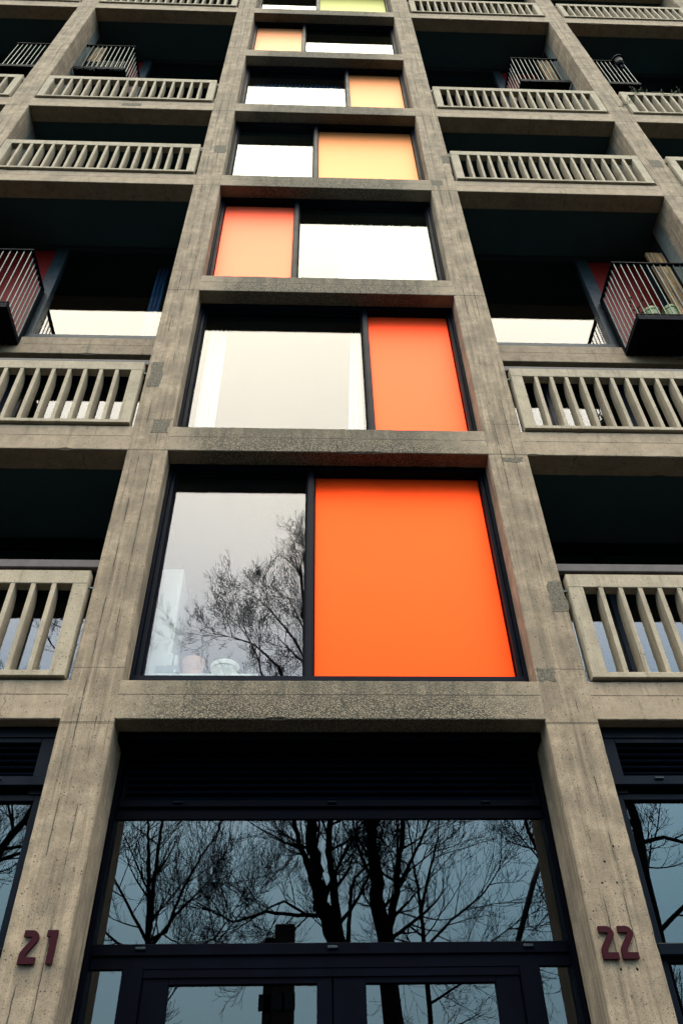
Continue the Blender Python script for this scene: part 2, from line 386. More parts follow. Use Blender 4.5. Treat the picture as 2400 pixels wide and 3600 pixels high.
# side bays: recessed glazing ------------------------------------
def side_glazing(i, k):
    """glazing of storey k in side bay i; sgn points away from the central bay"""
    x0, x1 = bx(i); zb = (k-1)*H+TB; zt = k*H+.019
    deck = k in (3, 6)
    D = 0 if deck else .24                    # flats below the deck are set further back
    sgn = {-2: 1, -1: -1, 1: 1, 2: -1}[i]     # which end carries the coloured panel
    org = ((x0+x1)/2, .97, zb)
    xa, xb = (x1, x0) if sgn > 0 else (x0, x1)    # xa panel end
    def X(d): return xa-sgn*d                     # distance from panel end
    def bxx(mb, d0, d1, y0, y1, z0, z1, bev=0.0):
        a, b = sorted((X(d0), X(d1))); return mb.box(a, b, y0+D, y1+D, z0, z1, bev)
    W2 = 2*HW
    z0 = zb+(.02 if deck else 0)
    mb = MB()
    bxx(mb, 0, W2, .90, 1.03, z0, z0+.045, .003)
    bxx(mb, 0, W2, .93, 1.03, z0+.046, z0+.07)
    bxx(mb, 0, W2, .92, 1.03, z0+.07, z0+.13, .004)
    bxx(mb, 0, W2, .94, 1.03, zt-.09, zt)
    bxx(mb, 0, .06, .94, 1.03, z0+.13, zt-.09); bxx(mb, W2-.06, W2, .94, 1.03, z0+.13, zt-.09)
    bxx(mb, .87, 1.04, .93, 1.03, z0+.13, zt-.09, .004)
    if not deck: bxx(mb, 1.9, 1.96, .94, 1.03, z0+.13, zt-.09, .004)
    win = ob('balcony_window' if not deck else 'deck_window', mb, M['alu'] if deck else M['metal'], B, org)
    a = MB(); bxx(a, 1.04, W2-.06 if deck else 1.9, .985, .991, z0+.13, zt-.09)
    if not deck: bxx(a, 1.96, W2-.06, .985, .991, z0+.13, zt-.09)
    ob('glass_pane', a, M['glass'], win, org)
    a = MB(); bxx(a, .06, .87, .97, .99, z0+.13, zt-.09)
    ob('coloured_panel' if deck else 'glass_door', a, PAN['red'] if deck else M['glass'], win, org, label='red panel half hidden by the railing' if deck else None)
    if k in (3, 6) :
        tm = MB(); s_ = -sgn
        a_, b_ = sorted((xa+s_*.02, xa+s_*.25)); tm.box(a_, b_, .56, .60, zb-.05, zt-.55, .004)
        ob('timber_screen', tm, M['timber'], B, (xa, .7, zb))
for i in (-2, -1, 1, 2):
    for k in range(1, NL+1): side_glazing(i, k)

# slotted concrete balconies --------------------------------------
def balcony_mesh():
    w = 1.385; t0, t1 = .0155, .952     # half width, local z from beam top
    mb = MB()
    mb.box(-w, w, -.03, .06, t1-.13, t1, .005)
    mb.box(-w, w, -.03, .06, t0, t0+.045, .004)
    for s_ in (-1, 1):
        a, b = sorted((s_*w, s_*(w-.112))); mb.box(a, b, -.0285, .07, t0+.04, t1-.125, .004)
    inner = 2*(w-.112); n = 17; fw = .034; sl = (inner-(n-1)*fw)/n
    for j in range(n-1):
        x = -w+.112+sl*(j+1)+fw*j
        prof = [(-.027, t0+.04), (.088, t0+.04)]      # front to back
        zt = t1-.128
        prof += [(.088, t0+.60)]
        for q in range(1, 7):
            a = q/6*PI/2; prof.append((.088-.085*(1-math.cos(a)), t0+.60+(zt-t0-.60)*math.sin(a)))
        prof += [(-.027, zt)]
        m = len(prof)
        mb.add([(x, y, z) for y, z in prof]+[(x+fw, y, z) for y, z in prof],
               [tuple(range(m-1, -1, -1)), tuple(range(m, 2*m))]+[(a, (a+1) % m, (a+1) % m+m, a+m) for a in range(m)])
    return mb
bal = None
for i in (-2, -1, 1, 2):
    for k in (1, 2, 4, 5, 7, 8):
        zb = (k-1)*H+TB; xc = i*PITCH
        if bal is None:
            mb = balcony_mesh(); mb.v = [(x+xc, y, z+zb) for x, y, z in mb.v]
            bal = ob('balcony', mb, M['precast'], B, (xc, 0, zb)); B0 = (xc, zb)
            rail = MB().box(xc-1.42, xc+1.42, .10, .16, zb+1.09, zb+1.175, .008)
            ob('handrail', rail, M['wood'], bal, (xc, .1, zb+1))
            for s_ in (-1, 1):
                a, b = sorted((xc+s_*1.375, xc+s_*1.43)); ob('fixing_bracket', MB().box(a, b, .0, .012, zb+.80, zb+.812), M['bar'], bal, (a, 0, zb+.8))
                a, b = sorted((xc+s_*1.30, xc+s_*1.40)); ob('fixing_bracket', MB().box(a, b, .03, .10, zb+.001, zb+.0145), M['bar'], bal, (a, 0, zb))
        else: copy_part(bal, B, (xc-B0[0], 0, zb-B0[1]))

# steel railing cages on the deck levels ---------------------------
def cage(i, k):
    x0, x1 = bx(i); sgn = {-2: 1, -1: -1, 1: 1, 2: -1}[i]
    xa = x1 if sgn > 0 else x0; zb = (k-1)*H+.20
    X = lambda d: xa-sgn*d
    org = (xa, .34, zb)
    fl = MB()
    def bxx(mb, d0, d1, y0, y1, z0, z1, bev=0.0):
        a, b = sorted((X(d0), X(d1))); return mb.box(a, b, y0, y1, z0, z1, bev)
    wd = .965
    bxx(fl, .02, wd, .325, .869, zb-.05, zb+.0, .004)
    bxx(fl, .02, wd, .325, .335, zb-.09, zb-.05)
    for q in range(9):                                  # ribs under the platform
        bxx(fl, .08+q*.1, .10+q*.1, .34, .86, zb-.07, zb-.05)
    root = ob('railing_cage', fl, M['black'], B, org)
    tr = MB()
    bxx(tr, .02, wd, .325, .37, zb+1.235, zb+1.26, .003)
    bxx(tr, wd-.045, wd, .371, .91, zb+1.235, zb+1.26, .003)
    bxx(tr, .02, wd, .335, .36, zb+.03, zb+.045)
    bxx(tr, wd-.035, wd-.01, .361, .90, zb+.03, zb+.045)
    bxx(tr, wd-.05, wd, .855, .91, zb+.001, zb+1.234)
    ob('top_rail', tr, M['metal_dull'], root, org)
    br = MB()
    for q in range(11):
        d = wd-.03-q*.086
        bxx(br, d-.0045, d+.0045, .34, .352, zb+.0, zb+1.234)
    for q in range(6):
        bxx(br, wd-.028, wd-.016, .425+q*.08, .437+q*.08, zb+.0, zb+1.234)
    ob('bars', br, M['bar'], root, org)
for i in (-2, -1, 1, 2):
    for k in (3, 6): cage(i, k)
ob('waste_pipe', MB().tube([(4.28, .84, 5.47), (4.30, .80, 5.44), (4.36, .70, 5.33)], .014, 10), M['plaster'], B, (4.3, .8, 5.4))

# ground floor: entrance in the central bay --------------------------
e = HW-.001
eo = (0, .4, -G)
fr = MB()
fr.box(-e, e, .171, .45, -.03, .026)
for sx in (-1, 1):
    a, b = sorted((sx*e, sx*1.385)); fr.box(a, b, .345, .45, -G, -.031)
    a, b = sorted((sx*1.405, sx*1.392)); fr.box(a, b, .325, .344, -G, -.031)
fr.box(-1.384, 1.384, .36, .45, -.405, -.345, .004)
fr.box(-1.384, 1.384, .385, .45, -.475, -.406)
fr.box(-1.384, 1.384, .375, .45, -1.29, -1.226, .004)
fr.box(-1.384, 1.384, .39, .45, -1.355, -1.291)
for sx in (-1, 1):
    a, b = sorted((sx*1.198, sx*1.08)); fr.box(a, b, .38, .45, -G, -1.356, .004)
fr.box(-1.08, 1.08, .395, .45, -1.40, -1.356)
ent = ob('entrance_screen', fr, M['metal_dull'], B, eo)
lv = MB()
for q in range(7):
    z = -.05-q*.047
    lv.add([(-1.36, .36, z-.028), (1.36, .36, z-.028), (1.36, .355, z-.022), (-1.36, .355, z-.022), (-1.36, .40, z+.006), (1.36, .40, z+.006), (1.36, .395, z+.012), (-1.36, .395, z+.012)],
           [(0, 1, 2, 3), (7, 6, 5, 4), (3, 2, 6, 7), (0, 4, 5, 1), (1, 5, 6, 2), (0, 3, 7, 4)])
lv.box(-1.384, 1.384, .42, .449, -.344, -.031)
ob('louvre', lv, M['metal'], ent, eo)
cl = MB()
for x in (-1.0, .005, 1.02): ob('drain_cap', MB().box(x-.03, x+.03, .345, .36, -.385, -.37, .004), M['metal'], ent, (x, .35, -.38))
for x in (-1.11, -.0, 1.15): ob('drain_cap', MB().box(x-.03, x+.03, .36, .375, -1.262, -1.245, .004), M['alu'], ent, (x, .36, -1.25))
ob('transom_pane', MB().box(-1.384, 1.384, .40, .406, -1.226, -.475), M['shopglass'], ent, eo)
for sx in (-1, 1):
    a, b = sorted((sx*1.384, sx*1.198)); ob('sidelight_pane', MB().box(a, b, .41, .416, -G+.2, -1.356), M['shopglass'], ent, eo)

for sx, g0, g1 in ((-1, -.93, -.09), (1, .19, .936)):
    dm = MB(); a, b = (-1.079, -.003) if sx < 0 else (.003, 1.079)
    dm.box(a, g0, .405, .45, -G+.02, -1.401, .003); dm.box(g1, b, .405, .45, -G+.02, -1.401, .003)
    dm.box(g0, g1, .405, .45, -1.432, -1.401); dm.box(g0, g1, .405, .45, -G+.02, -G+.3)
    d_ = ob('door', dm, M['metal_dull'], ent, (a, .42, -G))
for g0, g1 in ((-.93, -.09), (.19, .936)):
    ob('door_pane', MB().box(g0, g1, .43, .436, -G+.3, -1.432), M['shopglass'], ent, eo)
# shop fronts in the side bays
for i in (-2, -1, 1, 2):
    x0, x1 = bx(i); x0 += .001; x1 -= .001; o_ = ((x0+x1)/2, .12, -G)
    f = MB()
    f.box(x0, x1, .10, .20, -.05, .026)
    for a, b in ((x0, x0+.125), (x1-.125, x1)):
        f.box(a, b, .11, .20, -.44, -.051, .003); 
    for a, b in ((x0, x0+.085), (x1-.085, x1)):
        f.box(a, b, .12, .20, -G, -.441, .003)
    f.box(x0+.125, x1-.125, .11, .20, -.085, -.051, .003)
    f.box(x0+.125, x1-.125, .11, .20, -.36, -.32, .003)
    f.box(x0+.02, x1-.02, .06, .10, -.405, -.34, .006)
    f.box(x0+.085, x1-.085, .12, .20, -.475, -.441)
    f.box(x0+.085, x1-.085, .12, .20, -1.42, -1.36, .003)
    f.box(x0+.03, x1-.03, .07, .12, -1.40, -1.335, .006)
    f.box(x0+.085, x1-.085, .12, .20, -G, -G+.35)
    xm = (x0+x1)/2; f.box(xm-.04, xm+.04, .12, .20, -1.36, -.476, .003); f.box(xm-.04, xm+.04, .12, .20, -G+.351, -1.421, .003)
    sh = ob('shop_front', f, M['metal'], B, o_)
    l = MB()
    for q in range(6):
        z = -.10-q*.045
        l.add([(x0+.125, .125, z-.022), (x1-.125, .125, z-.022), (x1-.125, .12, z-.015), (x0+.125, .12, z-.015), (x0+.125, .16, z+.004), (x1-.125, .16, z+.004), (x1-.125, .155, z+.010), (x0+.125, .155, z+.010)],
           [(0, 1, 2, 3), (7, 6, 5, 4), (3, 2, 6, 7), (0, 4, 5, 1), (1, 5, 6, 2), (0, 3, 7, 4)])
    l.box(x0+.125, x1-.125, .18, .199, -.32, -.085)
    ob('louvre', l, M['metal'], sh, o_)
    l = MB()
    for q in (-1.1, 0, 1.1): ob('drain_cap', MB().box(xm+q-.03, xm+q+.03, .045, .06, -.37, -.355, .004), M['alu'], sh, (xm+q, .05, -.36))
    for z0, z1 in ((-1.36, -.476), (-G+.351, -1.421)):
        for a, b in ((x0+.086, xm-.04), (xm+.04, x1-.086)): ob('shop_pane', MB().box(a, b, .15, .156, z0, z1), M['shopglass'], sh, o_)

# ------------------------------------------------------------------ house numbers
def ribbon(pts, w, x, z, h=.168):
    """thick stroke along pts, extruded towards the street"""
    P = [Vector((p[0], p[1])) for p in pts]; L = []; R = []
    for i, p in enumerate(P):
        d0 = (P[i]-P[i-1]).normalized() if i else None; d1 = (P[i+1]-P[i]).normalized() if i < len(P)-1 else None
        d = ((d0 or d1)+(d1 or d0)).normalized(); nrm = Vector((-d.y, d.x)); ref = d0 or d1
        c = max(.5, abs(nrm.dot(Vector((-ref.y, ref.x)))))
        L.append(p+nrm*(w/2/c)); R.append(p-nrm*(w/2/c))
    loop = L+R[::-1]; m = len(loop); mb = MB(); vs = []
    for y in (-.022, -.0045): vs += [(x+q.x, y, z+q.y) for q in loop]
    k = len(P); fs = []
    for i in range(k-1):
        a, b, c, d = i, i+1, m-2-i, m-1-i
        fs += [(a, b, c, d), (d+m, c+m, b+m, a+m)]
    fs += [(i, i+m, (i+1) % m+m, (i+1) % m) for i in range(m)]
    return mb.add(vs, fs)
TWO = [(.004, .151), (.046, .151)]+[(.046+.022*math.sin(a), .129+.022*math.cos(a)) for a in [q*PI/10 for q in range(1, 7)]]+[(.024, .062), (.0165, .048), (.0155, .034), (.0155, .0165), (.088, .0165)]
def fix(mb):
    bm = bmesh.new(); vs = [bm.verts.new(v) for v in mb.v]
    for f in mb.f:
        try: bm.faces.new([vs[i] for i in f])
        except ValueError: pass
    bmesh.ops.recalc_face_normals(bm, faces=bm.faces[:]); bm.verts.index_update()
    o = MB(); o.add([v.co[:] for v in bm.verts], [[v.index for v in f.verts] for f in bm.faces]); bm.free(); return o
for x, txt in ((-1.672, '21'), (1.452, '22')):
    r = thing('house_number', (x, -.01, -1.443), 'dark red numerals %s fixed to the %s concrete column' % (txt, 'left' if txt == '21' else 'right'), 'number sign')
    for j, c in enumerate(txt):
        ox = x+j*.108
        if c == '2': mb = fix(ribbon(TWO, .033, ox, -1.443))
        else:
            mb = ribbon([(.05, 0), (.05, .168)], .035, ox+.005, -1.443)
            mb2 = ribbon([(.012, .152), (.0335, .152)], .032, ox+.005, -1.443); mb.add(mb2.v, mb2.f); mb = fix(mb)
        ob('numeral', mb, M['dig'], r, (ox, -.01, -1.443))

# ------------------------------------------------------------------ things inside the windows and on the decks
ob('window_shelf', MB().box(-1.345, -.53, .36, .62, .60, .618, .003), M['white'], None, (-.9, .5, .60), 'long white shelf behind the lowest window, carrying the pots', 'shelf')
def pot(name, x, y, z, prof, mat, label, cat, extra=None):
    r = thing(name, (x, y, z), label, cat)
    ob('pot_body', MB().lathe((x, y, z), prof), mat, r, (x, y, z))
    return r
pot('flower_pot', -1.03, .46, .619, [(.065, 0), (.085, .14), (.088, .17), (.080, .172), (.078, .16)], M['terracotta'], 'pink clay pot on the shelf of the lowest window', 'pot')
r = pot('flower_pot', -.79, .46, .619, [(.085, 0), (.098, .085), (.107, .09), (.11, .125), (.10, .13), (.097, .12)], M['white'], 'white pot with a thick rim on the shelf of the lowest window', 'pot')
r = thing('potted_plant', (-.60, .46, .619), 'small leafy plant in a dull pot at the right end of the shelf', 'plant')
ob('pot_body', MB().lathe((-.60, .46, .619), [(.045, 0), (.058, .08), (.05, .082)]), M['plaster'], r, (-.6, .46, .619))
lf = MB()
for q in range(26):
    a = random.uniform(0, 2*PI); t = random.uniform(.02, .09); z = random.uniform(.10, .24); c = Vector((-.60+math.cos(a)*t*.6, .46+math.sin(a)*t*.6, .619+z))
    u = Vector((math.cos(a), math.sin(a), .5))*.03; w_ = Vector((-math.sin(a), math.cos(a), .2))*.012
    lf.add([c-u, c+w_, c+u, c-w_], [(0, 1, 2, 3)])
for q in range(5): lf.tube([(-.60, .46, .70), (-.60+random.uniform(-.05, .05), .46+random.uniform(-.03, .03), .619+random.uniform(.15, .22))], .002, 4)
ob('foliage', lf, M['leaf'], r, (-.6, .46, .7))
r = thing('storage_box', (-1.215, .46, .619), 'grey box standing on the shelf beside the pink pot', 'box')
ob('box_body', MB().box(-1.30, -1.125, .40, .52, .619, .715, .004), M['greybox'], r, (-1.21, .46, .619))
ob('clasp', MB().box(-1.16, -1.148, .394, .40, .65, .675), M['white'], r, (-1.15, .4, .65))
for q, (x0, x1, hh) in enumerate(((-1.225, -1.185, .115), (-1.172, -1.148, .10))):
    r = thing('book', ((x0+x1)/2, .46, .716), ('thicker' if q == 0 else 'thinner')+' pale book standing upright on the grey box', 'book')
    ob('cover', MB().box(x0, x1, .41, .49, .716, .716+hh, .002), M['white'], r, (x0, .46, .716))
    ob('page_block', MB().box(x0+.004, x1-.004, .405, .41, .72, .712+hh), M['curtain'], r, (x0, .46, .72))
r = thing('tall_cupboard', (-1.29, .70, .345), 'tall white cupboard at the left edge of the lowest window', 'cupboard')
ob('cabinet', MB().box(-1.42, -1.245, .63, 1.0, .345, 1.86, .004), M['white'], r, (-1.33, .8, .345))
ob('cupboard_door', MB().box(-1.40, -1.265, .615, .629, .40, 1.80, .003), M['white'], r, (-1.33, .8, .4))
def curtain(xa, xb, y, z0, z1, mat, label, folds=5, depth=.03, lean=0.0):
    n = folds*6; vs = []; fs = []
    rows = 8
    for s_ in (0, .004):
        for j in range(rows+1):
            v = j/rows
            for q in range(n+1):
                u = q/n; x = xa+(xb-xa)*u+lean*(1-v)*(1-u)
                vs.append((x, y+s_+depth*math.sin(u*folds*2*PI+v*.7)*(.6+.4*v), z0+(z1-z0)*v))
    N = (rows+1)*(n+1)
    for j in range(rows):
        for q in range(n):
            a = j*(n+1)+q; fs += [(a, a+1, a+n+2, a+n+1), (a+N+n+1, a+N+n+2, a+N+1, a+N)]
    for j in range(rows):
        a = j*(n+1); b = a+n; fs += [(a+n+1, a+N+n+1, a+N, a), (b, b+N, b+N+n+1, b+n+1)]
    for q in range(n):
        a = q; b = rows*(n+1)+q; fs += [(a, a+N, a+N+1, a+1), (b+1, b+N+1, b+N, b)]
    mb = MB().add(vs, fs, True)
    return ob('curtain', mb, mat, None, ((xa+xb)/2, y, z0), label, 'curtain', 'curtains inside the windows')
curtain(-1.32, -1.12, .42, 3.06, 5.24, M['curtain'], 'pale gathered curtain at the left of the second window up', 4, .02)
curtain(.27, .37, .42, 3.06, 5.24, M['curtain'], 'narrow pale curtain beside the orange-red panel', 3, .02, -.08)
curtain(.15, 1.32, .46, 5.76, 7.94, M['curtain'], 'sheer pale curtain at the right of the third window up', 9, .03)
curtain(-1.3, .30, .42, 11.16, 13.3, M['blue'], 'long dark blue pleated curtain beside the narrow amber panel', 22, .02)
curtain(-2.36, -2.20, 1.15, 5.76, 7.9, M['blue'], 'dark blue curtain in the left deck window', 3, .03)
curtain(-1.3, -.24, .50, 8.46, 10.6, M['curtain'], 'pale green curtain beside the pale yellow panel', 8, .03)

for q, (x, label) in enumerate(((3.93, 'wider green tub on the right steel deck platform'), (4.19, 'taller green tub on the right steel deck platform'))):
    z = 5.603
    r = thing('planter_tub', (x, .475, z), label, 'planter')
    prof = [(.085, 0), (.105, .22), (.112, .225), (.112, .27), (.10, .272)] if q == 0 else [(.065, 0), (.078, .31), (.086, .315), (.086, .36), (.07, .362)]
    ob('tub', MB().lathe((x, .475, z), prof, 32), M['greenpot'], r, (x, .475, z))
    if q == 0: ob('rim_band', MB().lathe((x, .475, z+.09), [(.099, 0), (.106, .015), (.101, .03)], 18), M['black'], r, (x, .475, z+.09))
r = thing('potted_plant', (3.78, .46, 5.603), 'straggly green plant in the corner of the right steel deck platform', 'plant')
ob('pot_body', MB().lathe((3.78, .46, 5.603), [(.05, 0), (.06, .08), (.05, .082)], 12), M['plaster'], r, (3.78, .46, 5.603))
lf = MB()
for q in range(9):
    a = random.uniform(0, 2*PI); p = Vector((3.78, .46, 5.68)); pts = [p]; d = Vector((math.cos(a)*.4, math.sin(a)*.4, 1))
    for s_ in range(6): p = p+d.normalized()*.06; d += Vector((random.uniform(-.4, .4), random.uniform(-.3, .3), random.uniform(-.25, .1))); pts.append(p)
    lf.tube(pts, .0025, 4)
    for p in pts[1:]:
        a = random.uniform(0, 2*PI); u = Vector((math.cos(a), math.sin(a), .3))*.022; w_ = Vector((-math.sin(a), math.cos(a), .2))*.010
        lf.add([p, p+u+w_, p+u*2, p+u-w_], [(0, 1, 2, 3)])
ob('foliage', lf, M['leaf'], r, (3.78, .46, 5.7))
# things stored on the left upper platform
r = thing('storage_crate', (-4.1, .6, 13.703), 'dark plastic crate behind the bars of the upper left platform', 'crate')
cm = MB()
for q in range(6):
    for j in range(9):
        x = -4.5+j*.09; z = 13.71+q*.10
        cm.box(x, x+.012, .40, .42, z, z+.10)
    cm.box(-4.5, -3.74, .40, .425, 13.71+q*.10, 13.72+q*.10)
ob('lattice_front', cm, M['metal'], r, (-4.1, .41, 13.7))
ob('crate_body', MB().box(-4.5, -3.74, .43, .8, 13.71, 14.34, .01), M['black'], r, (-4.1, .6, 13.7))
# dead creeper trailing below it
r = MB()
for q in range(14):
    x = -4.6+q*.065; p = Vector((x, .30, 13.52)); pts = [p]
    for s_ in range(5): p = p+Vector((random.uniform(.0, .06), random.uniform(-.01, .01), random.uniform(-.05, .04))); pts.append(p)
    r.tube(pts, .0025, 4)
ob('creeper', r, M['alu'], None, (-4.3, .3, 13.5), 'dry tangled creeper hanging under the upper left platform', 'plant')
# lantern on the far right platform
r = thing('lantern', (5.80, .33, 14.9), 'round dark lantern on the upper far right railing', 'lantern')
ob('lantern_base', MB().lathe((5.80, .33, 14.56), [(.02, 0), (.02, .12), (.06, .14), (.085, .19), (.06, .20)], 16), M['black'], r, (5.8, .33, 14.56))
ob('lantern_glass', MB().lathe((5.80, .33, 14.761), [(.08, 0), (.10, .16), (.09, .161)], 16), M['metal'], r, (5.8, .33, 14.76))
ob('lantern_cap', MB().lathe((5.80, .33, 14.922), [(.125, 0), (.12, .05), (.07, .09), (.02, .10)], 16), M['black'], r, (5.8, .33, 14.92))
# climbing plant sprigs on the far right balcony
def sprigs(x0, x1, z, label, n=16):
    m = MB()
    for q in range(n):
        p = Vector((random.uniform(x0, x1), random.uniform(-.04, .03), z+random.uniform(-.12, .02))); pts = [p]
        d = Vector((random.uniform(-1, 1), random.uniform(-.3, .1), random.uniform(-.6, 1)))
        for s_ in range(5): p = p+d.normalized()*.035; d += Vector((random.uniform(-.8, .8), random.uniform(-.3, .3), random.uniform(-.8, .5))); pts.append(p)
        m.tube(pts, .003, 4)
        for p in pts[1:]:
            a = random.uniform(0, 2*PI); u = Vector((math.cos(a), -.2, math.sin(a)))*.016; w_ = Vector((-math.sin(a), .1, math.cos(a)))*.008
            m.add([p, p+u+w_, p+u*2, p+u-w_], [(0, 1, 2, 3)])
    ob('climbing_plant', m, M['leaf'], None, ((x0+x1)/2, 0, z), label, 'plant')
sprigs(5.02, 6.2, 12.07, 'thin creeper over the far right balcony', 34)
sprigs(4.98, 5.10, 11.6, 'sparse creeper down the edge of the far right balcony', 10)
# furniture behind the left balconies
r = thing('balcony_table', (-2.55, .55, 3.03), 'small pale table just behind the left second level balcony', 'table')
ob('table_top', MB().box(-2.9, -2.2, .35, .8, 3.52, 3.55, .004), M['plaster'], r, (-2.5, .5, 3.5))
for ax in (-2.87, -2.25):
    for ay in (.38, .76): ob('leg', MB().box(ax, ax+.03, ay, ay+.03, 3.03, 3.519), M['metal'], r, (ax, ay, 3.03))

# ------------------------------------------------------------------ ground
def sheet(name, x0, x1, y0, y1, z0, z1, mat, kind='structure'): return ob(name, MB().box(x0, x1, y0, y1, z0-G, z1-G), mat, None, (0, 0, -G), kind=kind)
sheet('ground', -400, 400, -400, 400, -.5, -.13, M['grass'])
sheet('pavement', -60, 60, -6.6, 8, -.12, 0, M['paving'])
sheet('kerb', -60, 60, -6.75, -6.601, -.125, .004, M['kerb'])
sheet('road', -60, 60, -7.9, -6.751, -.126, -.12, M['asphalt'])
sheet('verge', -60, 60, -34, -7.901, -.128, -.05, M['grass'])

# ------------------------------------------------------------------ bare winter trees across the street
def rv(): return Vector((random.gauss(0, 1), random.gauss(0, 1), random.gauss(0, 1))).normalized()
def grow(mb, p, d, L, r, lvl, up, P):
    seg = 5 if lvl > 1 else 4
    pts = [p.copy()]; rs = [r]; ds = []
    for s_ in range(seg):
        d = (d+rv()*P['wob']+Vector((0, 0, up))).normalized(); p = p+d*(L/seg); pts.append(p.copy()); ds.append(d.copy()); rs.append(max(r*(1-.72*(s_+1)/seg), .0032))
    mb[0 if r > .018 else 1].tube(pts, rs, 6 if r > .02 else (4 if r > .008 else 3), caps=False)
    if lvl <= 0: return
    n = P['n'][lvl]
    for q in range(n):
        t = .18+.80*(q+random.random()*.8)/n; i = min(seg-1, int(t*seg)); b = pts[i].lerp(pts[i+1], t*seg-i)
        ax = ds[i].orthogonal().normalized(); ax.rotate(Matrix.Rotation(random.uniform(0, 2*PI), 3, ds[i]))
        nd = ds[i].copy(); nd.rotate(Matrix.Rotation(math.radians(random.uniform(*P['ang'])), 3, ax))
        grow(mb, b, nd, L*random.uniform(*P['len'])*(1-.35*t), max(r*(1-.6*t)*.55, .0032), lvl-1, up*P['upk']+P['upadd'], P)
PDEF = dict(wob=.16, n={1: 6, 2: 7, 3: 8, 4: 9}, ang=(28, 62), len=(.38, .68), upk=1.0, upadd=.03)
def tree(name, base, limbs, label, P=PDEF, twig_lvl=3, group='bare trees across the street', seed=1, extra=()):
    """limbs: list of (points, r0, r1, n_side) in facade coordinates"""
    random.seed(seed)
    m = [MB(), MB()]
    for pts, r0, r1, n in limbs:
        pts = [Vector(q) for q in pts]; k = len(pts)
        # smooth and roughen the guide
        fine = []
        for i in range(k-1):
            for s_ in range(4):
                fine.append(pts[i].lerp(pts[i+1], s_/4)+rv()*r0*.22*(1 if (i or s_) else 0))
        fine.append(pts[-1]); N = len(fine)
        rs = [r0+(r1-r0)*i/(N-1) for i in range(N)]
        m[0].tube(fine, rs, 10 if r0 > .08 else 7, caps=False)
        for q in range(n):
            t = (.30 if r0 > .15 else .12)+(.86 if r0 <= .15 else .68)*(q+random.random())/n; t = min(t, .999); f = t*(N-1); i = int(f); b = fine[i].lerp(fine[i+1], f-i); d = (fine[i+1]-fine[i]).normalized()
            ax = d.orthogonal().normalized(); ax.rotate(Matrix.Rotation(random.uniform(0, 2*PI), 3, d)); nd = d.copy(); nd.rotate(Matrix.Rotation(math.radians(random.uniform(35, 70)), 3, ax))
            rr = rs[i]
            grow(m, b, nd, random.uniform(.9, 1.9)*P.get('reach', 1.0), min(.035, max(.010, rr*.45)), twig_lvl, P.get('up', .03), P)
        # leader continues as twigs
        d = (fine[-1]-fine[-2]).normalized()
        for q in range(3): grow(m, fine[-1], (d+rv()*.35).normalized(), random.uniform(1.0, 1.7)*P.get('reach', 1.0), r1*.9, twig_lvl, P.get('up', .03), P)
    r = thing(name, base, label, 'tree', group)
    ob('trunk', m[0], M['bark'], r, base); ob('crown', m[1], M['bark'], r, base)
    return r
Y = -9.0
def g2(pts, y=Y, j=.0): return [(x, y+random.uniform(-j, j), z) for x, z in pts]
# young lime with fine upswept branches
lime = dict(wob=.10, n={1: 5, 2: 7, 3: 7}, ang=(22, 50), len=(.4, .7), upk=1.0, upadd=.06, up=.10, reach=.85)
tree('bare_tree', (-2.7, Y, -G), [
    (g2([(-2.70, -G), (-2.72, -1), (-2.745, 1.68), (-2.83, 2.34), (-2.90, 2.9), (-2.979, 3.4), (-3.06, 3.8), (-3.1, 4.6)]), .065, .010, 18),
    (g2([(-2.75, 1.9), (-2.778, 2.54), (-2.797, 3.25), (-2.787, 3.78), (-2.75, 4.6), (-2.7, 5.2)]), .045, .010, 9),
    ([(-2.74, Y, 1.75), (-2.511, Y-.2, 1.95), (-2.332, Y-.4, 2.74), (-2.078, Y-.5, 3.35), (-1.866, Y-.6, 3.72), (-1.7, Y-.7, 4.6)], .035, .008, 9),
    ([(-2.74, Y, 1.6), (-2.3, Y+.3, 2.05), (-1.8, Y+.5, 2.5), (-1.5, Y+.7, 3.0)], .03, .008, 8),
    ([(-2.75, Y, 1.7), (-3.1, Y+.2, 2.2), (-3.45, Y+.4, 2.7), (-3.75, Y+.5, 3.5)], .03, .008, 8),
    ([(-2.75, Y, 1.5), (-3.3, Y-.3, 1.8), (-3.9, Y-.5, 2.3), (-4.2, Y-.7, 2.9)], .028, .008, 7),
    ([(-2.74, Y, 1.3), (-2.4, Y-.3, 1.55), (-1.7, Y-.4, 1.9), (-1.35, Y-.5, 2.5)], .026, .008, 7),
    ([(-2.74, Y, .6), (-2.3, Y+.3, 1.1), (-1.6, Y+.5, 1.5), (-1.2, Y+.6, 2.0)], .026, .008, 7)],
    'slender young bare tree with upswept twigs, left of the twin trunks', lime, 2, seed=3)
